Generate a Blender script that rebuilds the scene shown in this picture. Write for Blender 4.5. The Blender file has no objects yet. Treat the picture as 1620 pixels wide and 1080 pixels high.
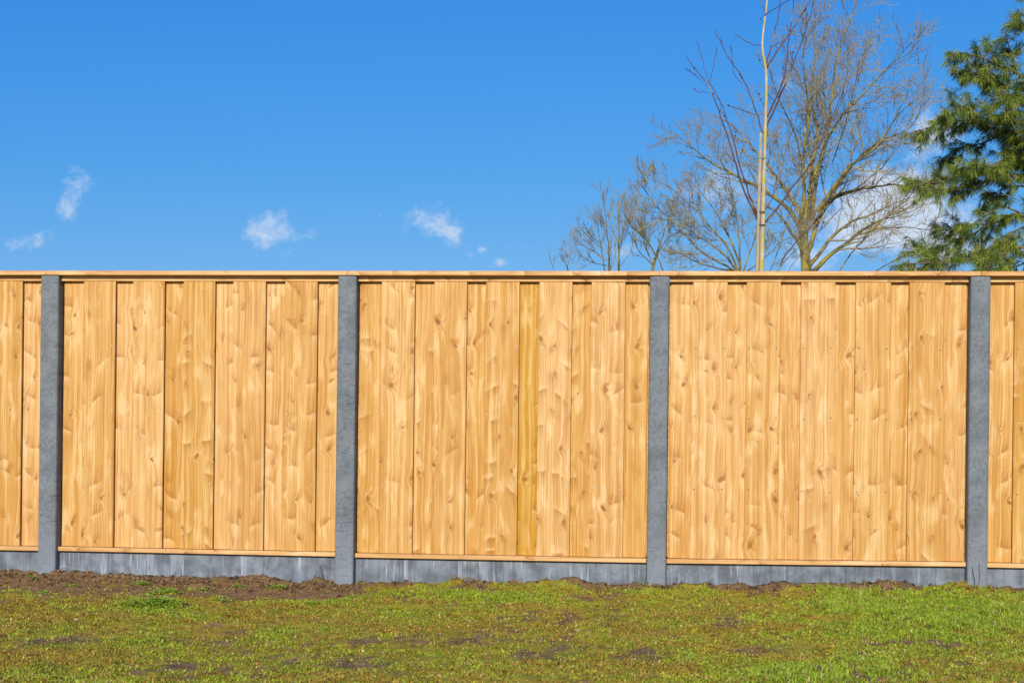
import bpy, bmesh, math, random
import numpy as np
from mathutils import Vector, Matrix, noise as mnoise

random.seed(11)
rng = np.random.default_rng(11)
sc = bpy.context.scene
col = sc.collection

# ------------------------------------------------------------------ camera
PW, PH, F = 1620.0, 1080.0, 2400.0             # photograph size, focal length in photo pixels
CD, CX, CZ, YAW, ROLL, SY = 9.379526, 3.83588, 0.869794, -0.092572, 0.011738, 173.8245
cy_, sy_ = math.cos(YAW), math.sin(YAW)
cr_, sr_ = math.cos(ROLL), math.sin(ROLL)
CAM = Vector((CX, -CD, CZ))
R0, FW, Z0 = Vector((cy_, -sy_, 0)), Vector((sy_, cy_, 0)), Vector((0, 0, 1))
right, up = cr_ * R0 + sr_ * Z0, -sr_ * R0 + cr_ * Z0
cd = bpy.data.cameras.new('camera')
cam = bpy.data.objects.new('camera', cd); col.objects.link(cam)
cam.matrix_world = Matrix(((right.x, up.x, -FW.x, CAM.x), (right.y, up.y, -FW.y, CAM.y), (right.z, up.z, -FW.z, CAM.z), (0, 0, 0, 1)))
cd.sensor_width = 36; cd.lens = F / PW * 36; cd.shift_y = SY / PW
cd.clip_start = 0.05; cd.clip_end = 3000
sc.camera = cam

def ray(px, py):
    r2, u2 = (px - PW / 2) / F, -(py - PH / 2 - SY) / F
    return R0 * (r2 * cr_ - u2 * sr_) + FW + Z0 * (r2 * sr_ + u2 * cr_)
def at(px, py, Y):                              # a pixel on the upright plane y = Y
    d = ray(px, py); return CAM + d * ((Y + CD) / d.y)
def on_ground(px, py, z=0.04):                  # a pixel on the lawn
    d = ray(px, py); return CAM + d * ((z - CZ) / d.z)
def pix(x, y, z):                               # arrays of points to photo pixels
    X, Y, Z = x - CX, y + CD, z - CZ
    r, d = X * cy_ - Y * sy_, X * sy_ + Y * cy_
    r2, u2 = r * cr_ + Z * sr_, -r * sr_ + Z * cr_
    return PW / 2 + F * r2 / d, PH / 2 + SY - F * u2 / d

# ------------------------------------------------------------------ sky and sun
SUN_EL, SUN_AZ = math.radians(25), math.radians(3)      # behind the photographer, a little to the left
w = bpy.data.worlds.new('World'); sc.world = w; w.use_nodes = True
class NT:                                       # short hand for building node trees
    def __init__(s, tree): s.t = tree; s.t.nodes.clear()
    def n(s, kind, **kw):
        nd = s.t.nodes.new(kind)
        for k, v in kw.items(): setattr(nd, k, v)
        return nd
    def put(s, sock, v):
        if v is None: return
        if isinstance(v, bpy.types.NodeSocket): s.t.links.new(v, sock)
        else: sock.default_value = v
    def m(s, op, a, b=None, c=None, clamp=False):
        nd = s.n('ShaderNodeMath', operation=op, use_clamp=clamp)
        for i, v in enumerate((a, b, c)): s.put(nd.inputs[i], v)
        return nd.outputs[0]
    def add(s, a, b): return s.m('ADD', a, b)
    def sub(s, a, b): return s.m('SUBTRACT', a, b)
    def mul(s, a, b): return s.m('MULTIPLY', a, b)
    def div(s, a, b): return s.m('DIVIDE', a, b)
    def sq(s, a): return s.m('MULTIPLY', a, a)
    def absn(s, a): return s.m('ABSOLUTE', a)
    def exp(s, a): return s.m('EXPONENT', a)
    def ss(s, a, lo, hi, t0=0.0, t1=1.0):       # smoothstep
        nd = s.n('ShaderNodeMapRange', interpolation_type='SMOOTHSTEP')
        for i, v in enumerate((a, lo, hi, t0, t1)): s.put(nd.inputs[i], v)
        return nd.outputs[0]
    def comb(s, x, y, z):
        nd = s.n('ShaderNodeCombineXYZ')
        for i, v in enumerate((x, y, z)): s.put(nd.inputs[i], v)
        return nd.outputs[0]
    def sep(s, v):
        nd = s.n('ShaderNodeSeparateXYZ'); s.put(nd.inputs[0], v); return nd.outputs
    def noise(s, vec, scale=1.0, detail=2.0, rough=0.5, dist=0.0):
        nd = s.n('ShaderNodeTexNoise'); s.put(nd.inputs['Vector'], vec)
        nd.inputs['Scale'].default_value = scale; nd.inputs['Detail'].default_value = detail
        nd.inputs['Roughness'].default_value = rough; nd.inputs['Distortion'].default_value = dist
        return nd.outputs['Fac']
    def mix(s, f, a, b, blend='MIX'):
        nd = s.n('ShaderNodeMix', data_type='RGBA', blend_type=blend)
        s.put(nd.inputs[0], f)
        for i, v in ((6, a), (7, b)):
            if isinstance(v, tuple): v = (*v[:3], 1)
            s.put(nd.inputs[i], v)
        return nd.outputs[2]

T = NT(w.node_tree)
sky = T.n('ShaderNodeTexSky', sky_type='NISHITA', sun_disc=False)
sky.sun_elevation = SUN_EL; sky.sun_rotation = math.pi + SUN_AZ
sky.altitude = 0; sky.air_density = 1.35; sky.dust_density = 0.05; sky.ozone_density = 5.0
geo = T.n('ShaderNodeTexCoord')
dx, dy, dz = T.sep(geo.outputs['Generated'])
dys = T.m('MAXIMUM', dy, 0.02)
cu, cv = T.div(dx, dys), T.div(dz, dys)
wv_ = T.n('ShaderNodeTexNoise'); T.put(wv_.inputs['Vector'], T.comb(cu, cv, 2.9)); wv_.inputs['Scale'].default_value = 38.0; wv_.inputs['Detail'].default_value = 4.0
wx, wy, wz = T.sep(wv_.outputs['Color'])
bu, bv = T.add(cu, T.mul(T.sub(wx, 0.5), 0.009)), T.add(cv, T.mul(T.sub(wy, 0.5), 0.008))
# small fair weather clouds: (photo px, py, half width, half height, weight)
CLOUDS = [(128, 292, 24, 20, .75), (100, 335, 16, 22, .6), (22, 385, 18, 15, .62), (67, 384, 17, 20, .68),
          (430, 368, 34, 24, 1.0), (494, 365, 13, 12, .6), (676, 346, 32, 20, .82), (718, 374, 18, 13, .9), (600, 338, 8, 9, .5),
          (790, 418, 16, 6, .75), (765, 396, 7, 5, .6), (742, 404, 6, 6, .5), (1415, 312, 66, 38, 1.8), (1478, 205, 36, 26, 1.2), (1440, 362, 85, 34, 1.1),
          (1330, 365, 45, 30, .6), (1180, 288, 46, 26, .75), (1262, 418, 40, 20, .7), (985, 396, 24, 11, .5), (1530, 402, 46, 20, .8), (1240, 130, 20, 18, .4), (1120, 310, 40, 22, .5)]
fld = None
for (px, py, rx, ry, wt) in CLOUDS:
    d = ray(px, py); u0, v0 = d.x / d.y, d.z / d.y
    a = T.sq(T.div(T.sub(bu, u0), rx / F * 1.2)); b = T.sq(T.div(T.sub(bv, v0), ry / F * 1.2))
    g = T.mul(T.exp(T.mul(T.add(a, b), -1.0)), wt)
    fld = g if fld is None else T.add(fld, g)
cvec = T.comb(cu, T.mul(cv, 1.15), 4.1)
cn = T.noise(cvec, 62.0, 6.0, 0.66, 0.2)
cn2 = T.noise(cvec, 17.0, 3.0, 0.5, 0.3)
dens = T.sub(T.mul(fld, 1.25), T.mul(T.ss(cn, 0.72, 0.32), 0.85))
cl = T.mul(T.mul(T.ss(dens, -0.22, 1.15), 0.72), T.ss(fld, 0.02, 0.22))
# the photograph's deep, clean blue: red falls off faster than in the plain model, blue stays full
SK = 0.085
hsep = T.n('ShaderNodeSeparateColor'); T.put(hsep.inputs[0], sky.outputs[0])
sr, sg, sb = (T.mul(hsep.outputs[i], SK) for i in range(3))
gr = T.m('MINIMUM', T.mul(T.m('POWER', sr, 1.70), 0.86), T.mul(sr, 0.9))
gg = T.mul(T.m('POWER', sg, 0.86), 0.71)
gb = T.m('MAXIMUM', T.mul(T.m('POWER', sb, 0.35), 0.97), T.mul(sb, 0.9))
hc = T.n('ShaderNodeCombineColor')
for i, g in enumerate((gr, gg, gb)): T.put(hc.inputs[i], T.div(g, SK))
skyc = T.mix(cl, hc.outputs[0], (9.0, 9.6, 10.4))
bg = T.n('ShaderNodeBackground'); T.put(bg.inputs[0], skyc); bg.inputs[1].default_value = SK
out = T.n('ShaderNodeOutputWorld'); T.put(out.inputs[0], bg.outputs[0])

sl = bpy.data.lights.new('sun', 'SUN'); sl.energy = 4.6; sl.angle = math.radians(0.5); sl.color = (1.0, 0.93, 0.82)
so = bpy.data.objects.new('sun', sl); col.objects.link(so)
sdir = Vector((-math.sin(SUN_AZ) * math.cos(SUN_EL), -math.cos(SUN_AZ) * math.cos(SUN_EL), math.sin(SUN_EL)))
so.rotation_euler = sdir.to_track_quat('Z', 'Y').to_euler(); so.location = (0, -20, 12)
vs = sc.view_settings
vs.view_transform = 'Standard'; vs.look = 'None'; vs.exposure = 0.0; vs.gamma = 1.0; vs.use_curve_mapping = False

# ------------------------------------------------------------------ materials
def new_mat(name):
    m = bpy.data.materials.new(name); m.use_nodes = True
    return m, NT(m.node_tree)
def finish(T, color, rough, bump=None, bump_d=0.002, bump_s=1.0, spec=0.3, transl=None):
    b = T.n('ShaderNodeBsdfPrincipled'); T.put(b.inputs['Base Color'], (*color, 1) if isinstance(color, tuple) else color)
    T.put(b.inputs['Roughness'], rough); b.inputs['Specular IOR Level'].default_value = spec
    if bump is not None:
        bn = T.n('ShaderNodeBump'); bn.inputs['Strength'].default_value = bump_s; bn.inputs['Distance'].default_value = bump_d
        T.put(bn.inputs['Height'], bump); T.put(b.inputs['Normal'], bn.outputs[0])
    o = T.n('ShaderNodeOutputMaterial')
    if transl:
        t = T.n('ShaderNodeBsdfTranslucent'); T.put(t.inputs[0], color if not isinstance(color, tuple) else (*color, 1))
        ms = T.n('ShaderNodeMixShader'); ms.inputs[0].default_value = transl
        T.put(ms.inputs[1], b.outputs[0]); T.put(ms.inputs[2], t.outputs[0]); T.put(o.inputs[0], ms.outputs[0])
    else: T.put(o.inputs[0], b.outputs[0])

def wood(name, along):
    """planed softwood: growth rings cut through by the board, knots and branch whorls.
    the object's colour carries seed, pith offset, tone and growth direction."""
    m, T = new_mat(name)
    oi = T.n('ShaderNodeObjectInfo'); sc_ = T.n('ShaderNodeSeparateColor'); T.put(sc_.inputs[0], oi.outputs['Color'])
    seed, pith, tone = sc_.outputs[0], sc_.outputs[1], sc_.outputs[2]
    growth = T.sub(T.mul(T.m('GREATER_THAN', oi.outputs['Alpha'], 0.5), 2.0), 1.0)
    tc = T.n('ShaderNodeTexCoord'); x, y, z = T.sep(tc.outputs['Object'])
    if along == 'z': u, v = T.add(x, T.mul(y, 0.6)), z
    else: u, v = T.add(z, T.mul(y, 0.6)), x
    S = T.mul(seed, 91.7)
    wob = T.sub(T.noise(T.comb(T.mul(u, 3.0), T.mul(v, 1.4), S), 1.0, 2.0), 0.5)
    wob2 = T.sub(T.noise(T.comb(T.mul(u, 9.0), T.mul(v, 6.0), T.add(S, 7.0)), 1.0, 2.0), 0.5)
    u1 = T.add(T.add(T.sub(u, T.mul(T.sub(pith, 0.5), 0.16)), T.mul(wob, 0.07)), T.mul(wob2, 0.010))
    depth = T.add(0.006, T.mul(T.noise(T.comb(0.0, T.mul(v, 1.1), S), 1.0, 2.0, 0.5), 0.07))
    r0 = T.m('SQRT', T.add(T.sq(u1), T.sq(depth)))
    # whorls: paired spike knots that run out to the edges in a V
    WF = 4.3
    wv = T.add(T.mul(v, WF), T.mul(S, 3.0))
    v1 = T.n('ShaderNodeTexVoronoi', voronoi_dimensions='1D'); T.put(v1.inputs['W'], wv); v1.inputs['Scale'].default_value = 1.0; v1.inputs['Randomness'].default_value = 0.75
    wc = T.n('ShaderNodeSeparateColor'); T.put(wc.inputs[0], v1.outputs['Color'])
    dvd = T.mul(T.div(T.sub(wv, v1.outputs['W']), WF), growth)
    au = T.absn(u1)
    side = T.m('GREATER_THAN', u1, 0.0)
    own = T.add(T.mul(side, wc.outputs[0]), T.mul(T.sub(1.0, side), T.m('FRACT', T.mul(wc.outputs[0], 7.3))))
    slope = T.add(0.10, T.mul(own, 0.85))
    q = T.sub(T.sub(T.add(dvd, T.mul(wob2, 0.075)), T.mul(T.sub(own, 0.5), 0.06)), T.mul(au, slope))
    pres = T.add(T.mul(side, T.ss(wc.outputs[1], 0.25, 0.55)), T.mul(T.sub(1.0, side), T.ss(wc.outputs[2], 0.25, 0.55)))
    l0_ = T.add(0.002, T.mul(T.m('FRACT', T.mul(own, 13.7)), 0.045))
    lat = T.mul(T.mul(T.ss(au, l0_, T.add(l0_, 0.03)), T.sub(1.0, T.ss(au, T.add(l0_, 0.045), T.add(l0_, 0.12)))), pres)
    streak = T.noise(T.comb(T.mul(u, 60.0), T.mul(v, 45.0), S), 1.0, 2.0)
    wd = T.mul(T.mul(T.mul(T.exp(T.div(T.m('MAXIMUM', q, 0.0), -0.034)), T.ss(q, -0.013, 0.006)), lat), T.add(0.45, streak))
    wl = T.mul(T.mul(T.exp(T.div(T.m('MINIMUM', q, 0.0), 0.032)), T.sub(1.0, T.ss(q, -0.016, 0.002))), lat)
    # round knots
    KX, KZ = 6.6, 4.4
    kx, kz = T.add(T.mul(u, KX), T.mul(S, 5.3)), T.add(T.mul(v, KZ), T.mul(S, 2.9))
    vk = T.n('ShaderNodeTexVoronoi', voronoi_dimensions='2D'); T.put(vk.inputs['Vector'], T.comb(kx, kz, 0.0)); vk.inputs['Scale'].default_value = 1.0; vk.inputs['Randomness'].default_value = 0.85
    kp = T.sep(vk.outputs['Position']); kc = T.n('ShaderNodeSeparateColor'); T.put(kc.inputs[0], vk.outputs['Color'])
    ddx, ddz = T.div(T.sub(kx, kp[0]), KX), T.div(T.sub(kz, kp[1]), KZ)
    skew = T.add(ddx, T.mul(ddz, T.mul(T.sub(kc.outputs[2], 0.5), 1.2)))
    kd = T.m('SQRT', T.add(T.sq(skew), T.sq(T.mul(ddz, 0.75))))
    kd = T.add(kd, T.mul(wob2, 0.006))
    kr = T.add(0.0048, T.mul(T.m('POWER', kc.outputs[0], 2.0), 0.0115))
    kpres = T.ss(kc.outputs[1], 0.28, 0.36)
    kn = T.div(kd, kr)
    kmask = T.mul(T.sub(1.0, T.ss(kn, 0.75, 1.15)), kpres)
    khalo = T.mul(T.exp(T.mul(T.sq(T.div(kn, 2.4)), -1.0)), kpres)
    # smudge: the darker cross grain above and below a knot
    smd = T.mul(T.mul(T.exp(T.mul(T.add(T.sq(T.div(skew, 0.023)), T.sq(T.div(T.sub(ddz, T.mul(growth, 0.022)), 0.034))), -1.0)), kpres), T.add(0.25, streak))
    r1 = T.add(T.add(r0, T.mul(T.mul(khalo, kr), 1.9)), T.mul(T.add(wd, T.mul(wl, -0.5)), 0.006))
    # rings and streaks
    g1 = T.noise(T.comb(T.mul(r1, 260.0), T.mul(v, 2.0), S), 1.0, 2.0, 0.6)
    g2 = T.noise(T.comb(T.mul(r1, 58.0), T.mul(v, 0.8), T.add(S, 3.3)), 1.0, 2.0, 0.55)
    g3 = T.noise(T.comb(T.mul(u1, 14.0), T.mul(v, 0.7), T.add(S, 9.1)), 1.0, 2.0, 0.5)
    ring = T.m('FRACT', T.add(T.mul(r1, 105.0), T.mul(g3, 1.4)))
    ringp = T.mul(T.m('POWER', ring, 2.2), T.sub(1.0, T.ss(ring, 0.88, 1.0)))
    pale, mid, deep, dark = (0.670, 0.405, 0.138), (0.595, 0.310, 0.080), (0.455, 0.200, 0.036), (0.28, 0.110, 0.022)
    heart = T.ss(T.add(g3, T.mul(tone, 0.34)), 0.45, 0.85)
    c = T.mix(heart, pale, mid)
    c = T.mix(T.mul(T.ss(g2, 0.48, 0.78), 0.60), c, deep)
    c = T.mix(T.mul(T.ss(g2, 0.50, 0.25), 0.55), c, (0.760, 0.500, 0.212))
    c = T.mix(T.mul(ringp, 0.50), c, deep)
    c = T.mix(T.mul(T.ss(g1, 0.5, 0.8), 0.35), c, deep)
    c = T.mix(T.mul(wl, 0.80), c, (0.840, 0.600, 0.290))
    c = T.mix(T.m('MULTIPLY', wd, 0.95, clamp=True), c, (0.375, 0.152, 0.026))
    c = T.mix(smd, c, (0.400, 0.168, 0.030))
    blotch = T.noise(T.comb(T.mul(u1, 15.0), T.mul(v, 4.0), T.add(S, 4.4)), 1.0, 3.0, 0.5, 0.25)
    c = T.mix(T.mul(T.ss(blotch, 0.53, 0.70), 0.48), c, (0.450, 0.200, 0.040))
    c = T.mix(T.mul(T.ss(blotch, 0.46, 0.29), 0.60), c, (0.830, 0.590, 0.285))
    ug = T.add(u, T.mul(T.sub(r1, r0), 1.5))
    l1 = T.noise(T.comb(T.mul(T.add(ug, T.mul(wob, 0.03)), 115.0), T.mul(v, 0.9), T.add(S, 1.9)), 1.0, 1.0, 0.5)
    l2 = T.noise(T.comb(T.mul(T.add(ug, T.mul(wob, 0.05)), 46.0), T.mul(v, 0.5), T.add(S, 6.9)), 1.0, 1.0, 0.5)
    c = T.mix(T.mul(T.ss(l1, 0.50, 0.72), 0.50), c, deep)
    c = T.mix(T.mul(T.ss(l1, 0.48, 0.28), 0.42), c, (0.780, 0.530, 0.245))
    c = T.mix(T.mul(T.ss(l2, 0.52, 0.72), 0.42), c, deep)
    c = T.mix(T.mul(T.ss(l2, 0.46, 0.28), 0.45), c, (0.790, 0.540, 0.245))
    core = T.ss(kn, 0.55, 0.1)
    kring = T.ss(T.m('SINE', T.mul(kd, 1500.0)), -0.3, 1.0)
    kcol = T.mix(T.mul(kring, 0.55), (0.36, 0.145, 0.034), (0.23, 0.085, 0.022))
    kcol = T.mix(T.mul(core, T.ss(kc.outputs[2], 0.55, 0.8)), kcol, (0.075, 0.035, 0.016))
    c = T.mix(T.mul(kmask, 0.82), c, kcol)
    # pin specks
    vp = T.n('ShaderNodeTexVoronoi', voronoi_dimensions='2D'); T.put(vp.inputs['Vector'], T.comb(T.add(T.mul(u, 34.0), S), T.add(T.mul(v, 15.0), S), 0.0)); vp.inputs['Scale'].default_value = 1.0
    pc = T.n('ShaderNodeSeparateColor'); T.put(pc.inputs[0], vp.outputs['Color'])
    sp = T.mul(T.sub(1.0, T.ss(vp.outputs['Distance'], 0.05, 0.10)), T.ss(pc.outputs[0], 0.86, 0.9))
    c = T.mix(T.mul(sp, 0.55), c, dark)
    hs = T.n('ShaderNodeHueSaturation'); T.put(hs.inputs['Color'], c)
    T.put(hs.inputs['Hue'], T.add(0.497, T.mul(tone, 0.006))); T.put(hs.inputs['Saturation'], T.add(1.035, T.mul(T.sub(tone, 0.5), 0.12)))
    T.put(hs.inputs['Value'], T.sub(1.03, T.mul(tone, 0.12)))
    h = T.add(T.mul(g1, 0.5), T.add(T.mul(ringp, 0.4), T.mul(kmask, 0.6)))
    finish(T, hs.outputs[0], 0.5, h, 0.0008, 0.5, 0.25)
    return m
M = {}
M['board'] = wood('larch_boards', 'z'); M['rail'] = wood('larch_rails', 'x')

def concrete(name, kind):
    m, T = new_mat(name)
    oi = T.n('ShaderNodeObjectInfo'); tc = T.n('ShaderNodeTexCoord'); x, y, z = T.sep(tc.outputs['Object'])
    S = T.mul(oi.outputs['Random'], 50.0)
    P = T.comb(x, T.add(y, S), z)
    n1 = T.noise(P, 9.0, 4.0, 0.6); n2 = T.noise(P, 55.0, 3.0, 0.6); n3 = T.noise(P, 320.0, 2.0, 0.6)
    if kind == 'post':
        c = T.mix(T.ss(T.add(T.mul(n1, 0.5), T.mul(n2, 0.5)), 0.36, 0.64), (0.128, 0.143, 0.150), (0.205, 0.222, 0.230))
        ln = T.noise(T.comb(T.mul(x, 12.0), S, T.mul(z, 95.0)), 1.0, 3.0, 0.65)
        patch = T.ss(T.noise(T.comb(T.mul(x, 3.0), S, T.mul(z, 3.2)), 1.0, 2.0), 0.42, 0.62)
        crk = T.mul(T.ss(ln, 0.56, 0.70), patch)
        c = T.mix(T.mul(crk, 0.70), c, (0.050, 0.055, 0.060))
        foot = T.ss(T.add(z, T.mul(n1, 0.25)), 0.65, 0.10)      # paler lime bloom and splash near the ground
        c = T.mix(T.mul(foot, 0.50), c, (0.255, 0.288, 0.322))
        h = T.add(T.mul(n2, 0.5), T.sub(T.mul(n3, 0.4), T.mul(crk, 0.7)))
    else:
        c = T.mix(T.ss(n1, 0.35, 0.68), (0.115, 0.130, 0.145), (0.230, 0.258, 0.285))
        edge = T.noise(T.comb(T.mul(x, 2.2), S, 0.0), 1.0, 2.0)
        dr = T.noise(T.comb(T.mul(x, 46.0), S, T.mul(z, 3.0)), 1.0, 3.0, 0.6, 0.2)
        d2 = T.noise(T.comb(T.mul(x, 14.0), S, T.mul(z, 1.6)), 1.0, 3.0, 0.6, 0.3)
        wet = T.noise(T.comb(T.mul(x, 60.0), T.add(S, 5.0), T.mul(z, 2.0)), 1.0, 3.0, 0.55)
        c = T.mix(T.mul(T.ss(wet, 0.53, 0.70), 0.55), c, (0.075, 0.083, 0.092))
        c = T.mix(T.mul(T.ss(d2, 0.50, 0.72), 0.60), c, (0.335, 0.370, 0.410))
        c = T.mix(T.mul(T.ss(dr, 0.58, 0.68), T.mul(T.ss(d2, 0.40, 0.6), 0.7)), c, (0.50, 0.54, 0.57))
        low = T.ss(T.add(z, T.mul(n2, 0.05)), 0.085, 0.025)     # soil splash
        c = T.mix(T.mul(low, 0.35), c, (0.19, 0.155, 0.120))
        h = T.add(T.mul(n2, 0.5), T.mul(n3, 0.5))
    c = T.mix(T.mul(T.ss(n3, 0.55, 0.75), 0.15), c, (0.36, 0.38, 0.39))
    c = T.mix(T.mul(T.ss(n2, 0.69, 0.76), 0.5), c, (0.09, 0.095, 0.10))
    finish(T, c, 0.85, h, 0.0025, 0.6, 0.2)
    return m
M['post'] = concrete('concrete_post', 'post'); M['plate'] = concrete('concrete_plate', 'plate')

def bark(name, base, light, lichen, lscale=10.0, lo=0.48, hi=0.62):
    m, T = new_mat(name)
    tc = T.n('ShaderNodeTexCoord'); P = tc.outputs['Object']; x, y, z = T.sep(P)
    n1 = T.noise(T.comb(T.mul(x, 30.0), T.mul(y, 30.0), T.mul(z, 8.0)), 1.0, 3.0, 0.6)
    n2 = T.noise(P, lscale, 3.0, 0.6)
    c = T.mix(T.ss(n1, 0.35, 0.7), base, light)
    c = T.mix(T.mul(T.ss(n2, lo, hi), 0.9), c, lichen)
    finish(T, c, 0.8, n1, 0.004, 0.6, 0.2)
    return m
M['bark_lichen'] = bark('lichen_bark', (0.105, 0.085, 0.045), (0.215, 0.180, 0.085), (0.330, 0.280, 0.050), 5.0, 0.44, 0.64)
M['twig_tan'] = bark('tan_twigs', (0.260, 0.200, 0.115), (0.460, 0.375, 0.235), (0.400, 0.330, 0.090), 3.0, 0.46, 0.64)
M['bark_pale'] = bark('pale_bark', (0.400, 0.335, 0.210), (0.580, 0.500, 0.350), (0.480, 0.385, 0.050), 6.0, 0.48, 0.60)
M['twig_red'] = bark('red_brown_twigs', (0.085, 0.043, 0.036), (0.175, 0.090, 0.070), (0.330, 0.270, 0.120), 3.0, 0.55, 0.66)
M['twig_dark'] = bark('dark_twigs', (0.030, 0.030, 0.030), (0.070, 0.065, 0.055), (0.10, 0.10, 0.06), 4.0, 0.55, 0.7)
M['bark_pine'] = bark('pine_bark', (0.100, 0.070, 0.048), (0.235, 0.175, 0.125), (0.20, 0.18, 0.11), 6.0, 0.55, 0.7)
M['stake'] = bark('weathered_stake', (0.330, 0.265, 0.180), (0.470, 0.390, 0.275), (0.40, 0.33, 0.10), 5.0, 0.6, 0.7)

def attr_mat(name, rough=0.6, transl=0.0, spec=0.25):   # colour differs leaf by leaf
    m, T = new_mat(name)
    a = T.n('ShaderNodeAttribute', attribute_name='tint')
    finish(T, a.outputs['Color'], rough, transl=transl, spec=spec)
    return m
M['grass'] = attr_mat('grass_blades', 0.55, 0.25); M['needles'] = attr_mat('pine_needles', 0.45, 0.15)
M['clod'] = attr_mat('soil_clods', 0.95, 0.0, 0.1)
def plain(name, color, rough=0.6, metal=0.0, nscale=40.0):
    m, T = new_mat(name)
    tc = T.n('ShaderNodeTexCoord'); n = T.noise(tc.outputs['Object'], nscale, 3.0, 0.6)
    c = T.mix(T.ss(n, 0.3, 0.7), tuple(v * 0.75 for v in color), tuple(min(1, v * 1.2) for v in color))
    finish(T, c, rough)
    return m
M['nail'] = plain('nail_heads', (0.55, 0.56, 0.58), 0.4); M['nail_dark'] = plain('tarnished_nail_heads', (0.12, 0.11, 0.10), 0.5); M['tie'] = plain('rubber_tie', (0.16, 0.42, 0.36), 0.6)
M['bud'] = plain('buds', (0.050, 0.028, 0.028), 0.6); M['leaf'] = plain('weed_leaves', (0.230, 0.380, 0.030), 0.5, nscale=25)
M['straw'] = plain('straw', (0.36, 0.24, 0.11), 0.8); M['deadwood'] = plain('dead_wood', (0.20, 0.125, 0.070), 0.8)
M['stone'] = plain('pale_stone', (0.55, 0.52, 0.46), 0.7); M['cone'] = plain('brown_leaf', (0.34, 0.17, 0.09), 0.7)
M['flint'] = plain('dark_stone', (0.06, 0.06, 0.065), 0.6)

def ground_mat():
    m, T = new_mat('mossy_lawn_soil')
    tc = T.n('ShaderNodeTexCoord'); P = tc.outputs['Object']
    a = T.n('ShaderNodeAttribute', attribute_name='cover')      # how much moss and grass covers the soil here
    n1 = T.noise(P, 2.2, 5.0, 0.65, 0.4); n2 = T.noise(P, 14.0, 5.0, 0.7); n3 = T.noise(P, 90.0, 4.0, 0.7); n4 = T.noise(P, 5.0, 4.0, 0.6, 0.5)
    soil = T.mix(T.ss(n2, 0.35, 0.65), (0.145, 0.084, 0.034), (0.285, 0.172, 0.074))
    soil = T.mix(T.ss(n3, 0.48, 0.70), soil, (0.400, 0.272, 0.138))
    soil = T.mix(T.ss(n3, 0.46, 0.30), soil, (0.070, 0.042, 0.025))
    moss = T.mix(T.ss(n4, 0.40, 0.62), (0.265, 0.235, 0.024), (0.385, 0.245, 0.030))
    moss = T.mix(T.ss(n3, 0.42, 0.66), moss, (0.400, 0.365, 0.040))
    moss = T.mix(T.ss(n3, 0.44, 0.28), moss, (0.085, 0.066, 0.016))
    f = T.ss(T.add(T.mul(a.outputs['Fac'], 1.0), T.add(T.mul(T.sub(n2, 0.5), 0.9), T.mul(T.sub(n1, 0.5), 0.9))), 0.25, 0.70)
    c = T.mix(f, soil, moss)
    h = T.add(T.mul(n2, 0.4), T.add(T.mul(n3, 0.5), T.mul(f, 0.25)))
    finish(T, c, 0.95, h, 0.014, 0.9, 0.1)
    return m
M['ground'] = ground_mat()

# ------------------------------------------------------------------ mesh helpers
def link(name, me, mat, parent=None, loc=(0, 0, 0), **props):
    o = bpy.data.objects.new(name, me); col.objects.link(o); o.location = loc
    if mat is not None and me is not None: me.materials.clear(); me.materials.append(mat)
    if parent is not None: o.parent = parent
    for k, v in props.items(): o[k] = v
    return o
def from_arrays(name, V, Fc, nv, smooth=False):
    """V (n,3), Fc flat vertex indices of faces that all have nv corners"""
    me = bpy.data.meshes.new(name)
    V = np.asarray(V, np.float32); Fc = np.asarray(Fc, np.int32).ravel(); nf = len(Fc) // nv
    me.vertices.add(len(V)); me.vertices.foreach_set('co', V.ravel())
    me.loops.add(len(Fc)); me.loops.foreach_set('vertex_index', Fc)
    me.polygons.add(nf); me.polygons.foreach_set('loop_start', np.arange(0, len(Fc), nv, dtype=np.int32))
    try: me.polygons.foreach_set('loop_total', np.full(nf, nv, np.int32))
    except Exception: pass
    me.update(calc_edges=True)
    if smooth: me.polygons.foreach_set('use_smooth', np.ones(nf, bool))
    return me
def tint(me, C):
    a = me.color_attributes.new('tint', 'FLOAT_COLOR', 'POINT')
    C = np.asarray(C, np.float32)
    a.data.foreach_set('color', np.concatenate([C, np.ones((len(C), 1), np.float32)], 1).ravel())
def box(x0, x1, y0, y1, z0, z1, bev=0.002, seg=1, warp=None):
    bm = bmesh.new(); bmesh.ops.create_cube(bm, size=1)
    for v in bm.verts: v.co = ((x0 + x1) / 2 + v.co.x * (x1 - x0), (y0 + y1) / 2 + v.co.y * (y1 - y0), (z0 + z1) / 2 + v.co.z * (z1 - z0))
    if bev: bmesh.ops.bevel(bm, geom=bm.edges[:], offset=bev, segments=seg, affect='EDGES', profile=0.5)
    if warp:
        for v in bm.verts: warp(v)
    me = bpy.data.meshes.new('piece'); bm.to_mesh(me); bm.free(); return me
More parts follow.
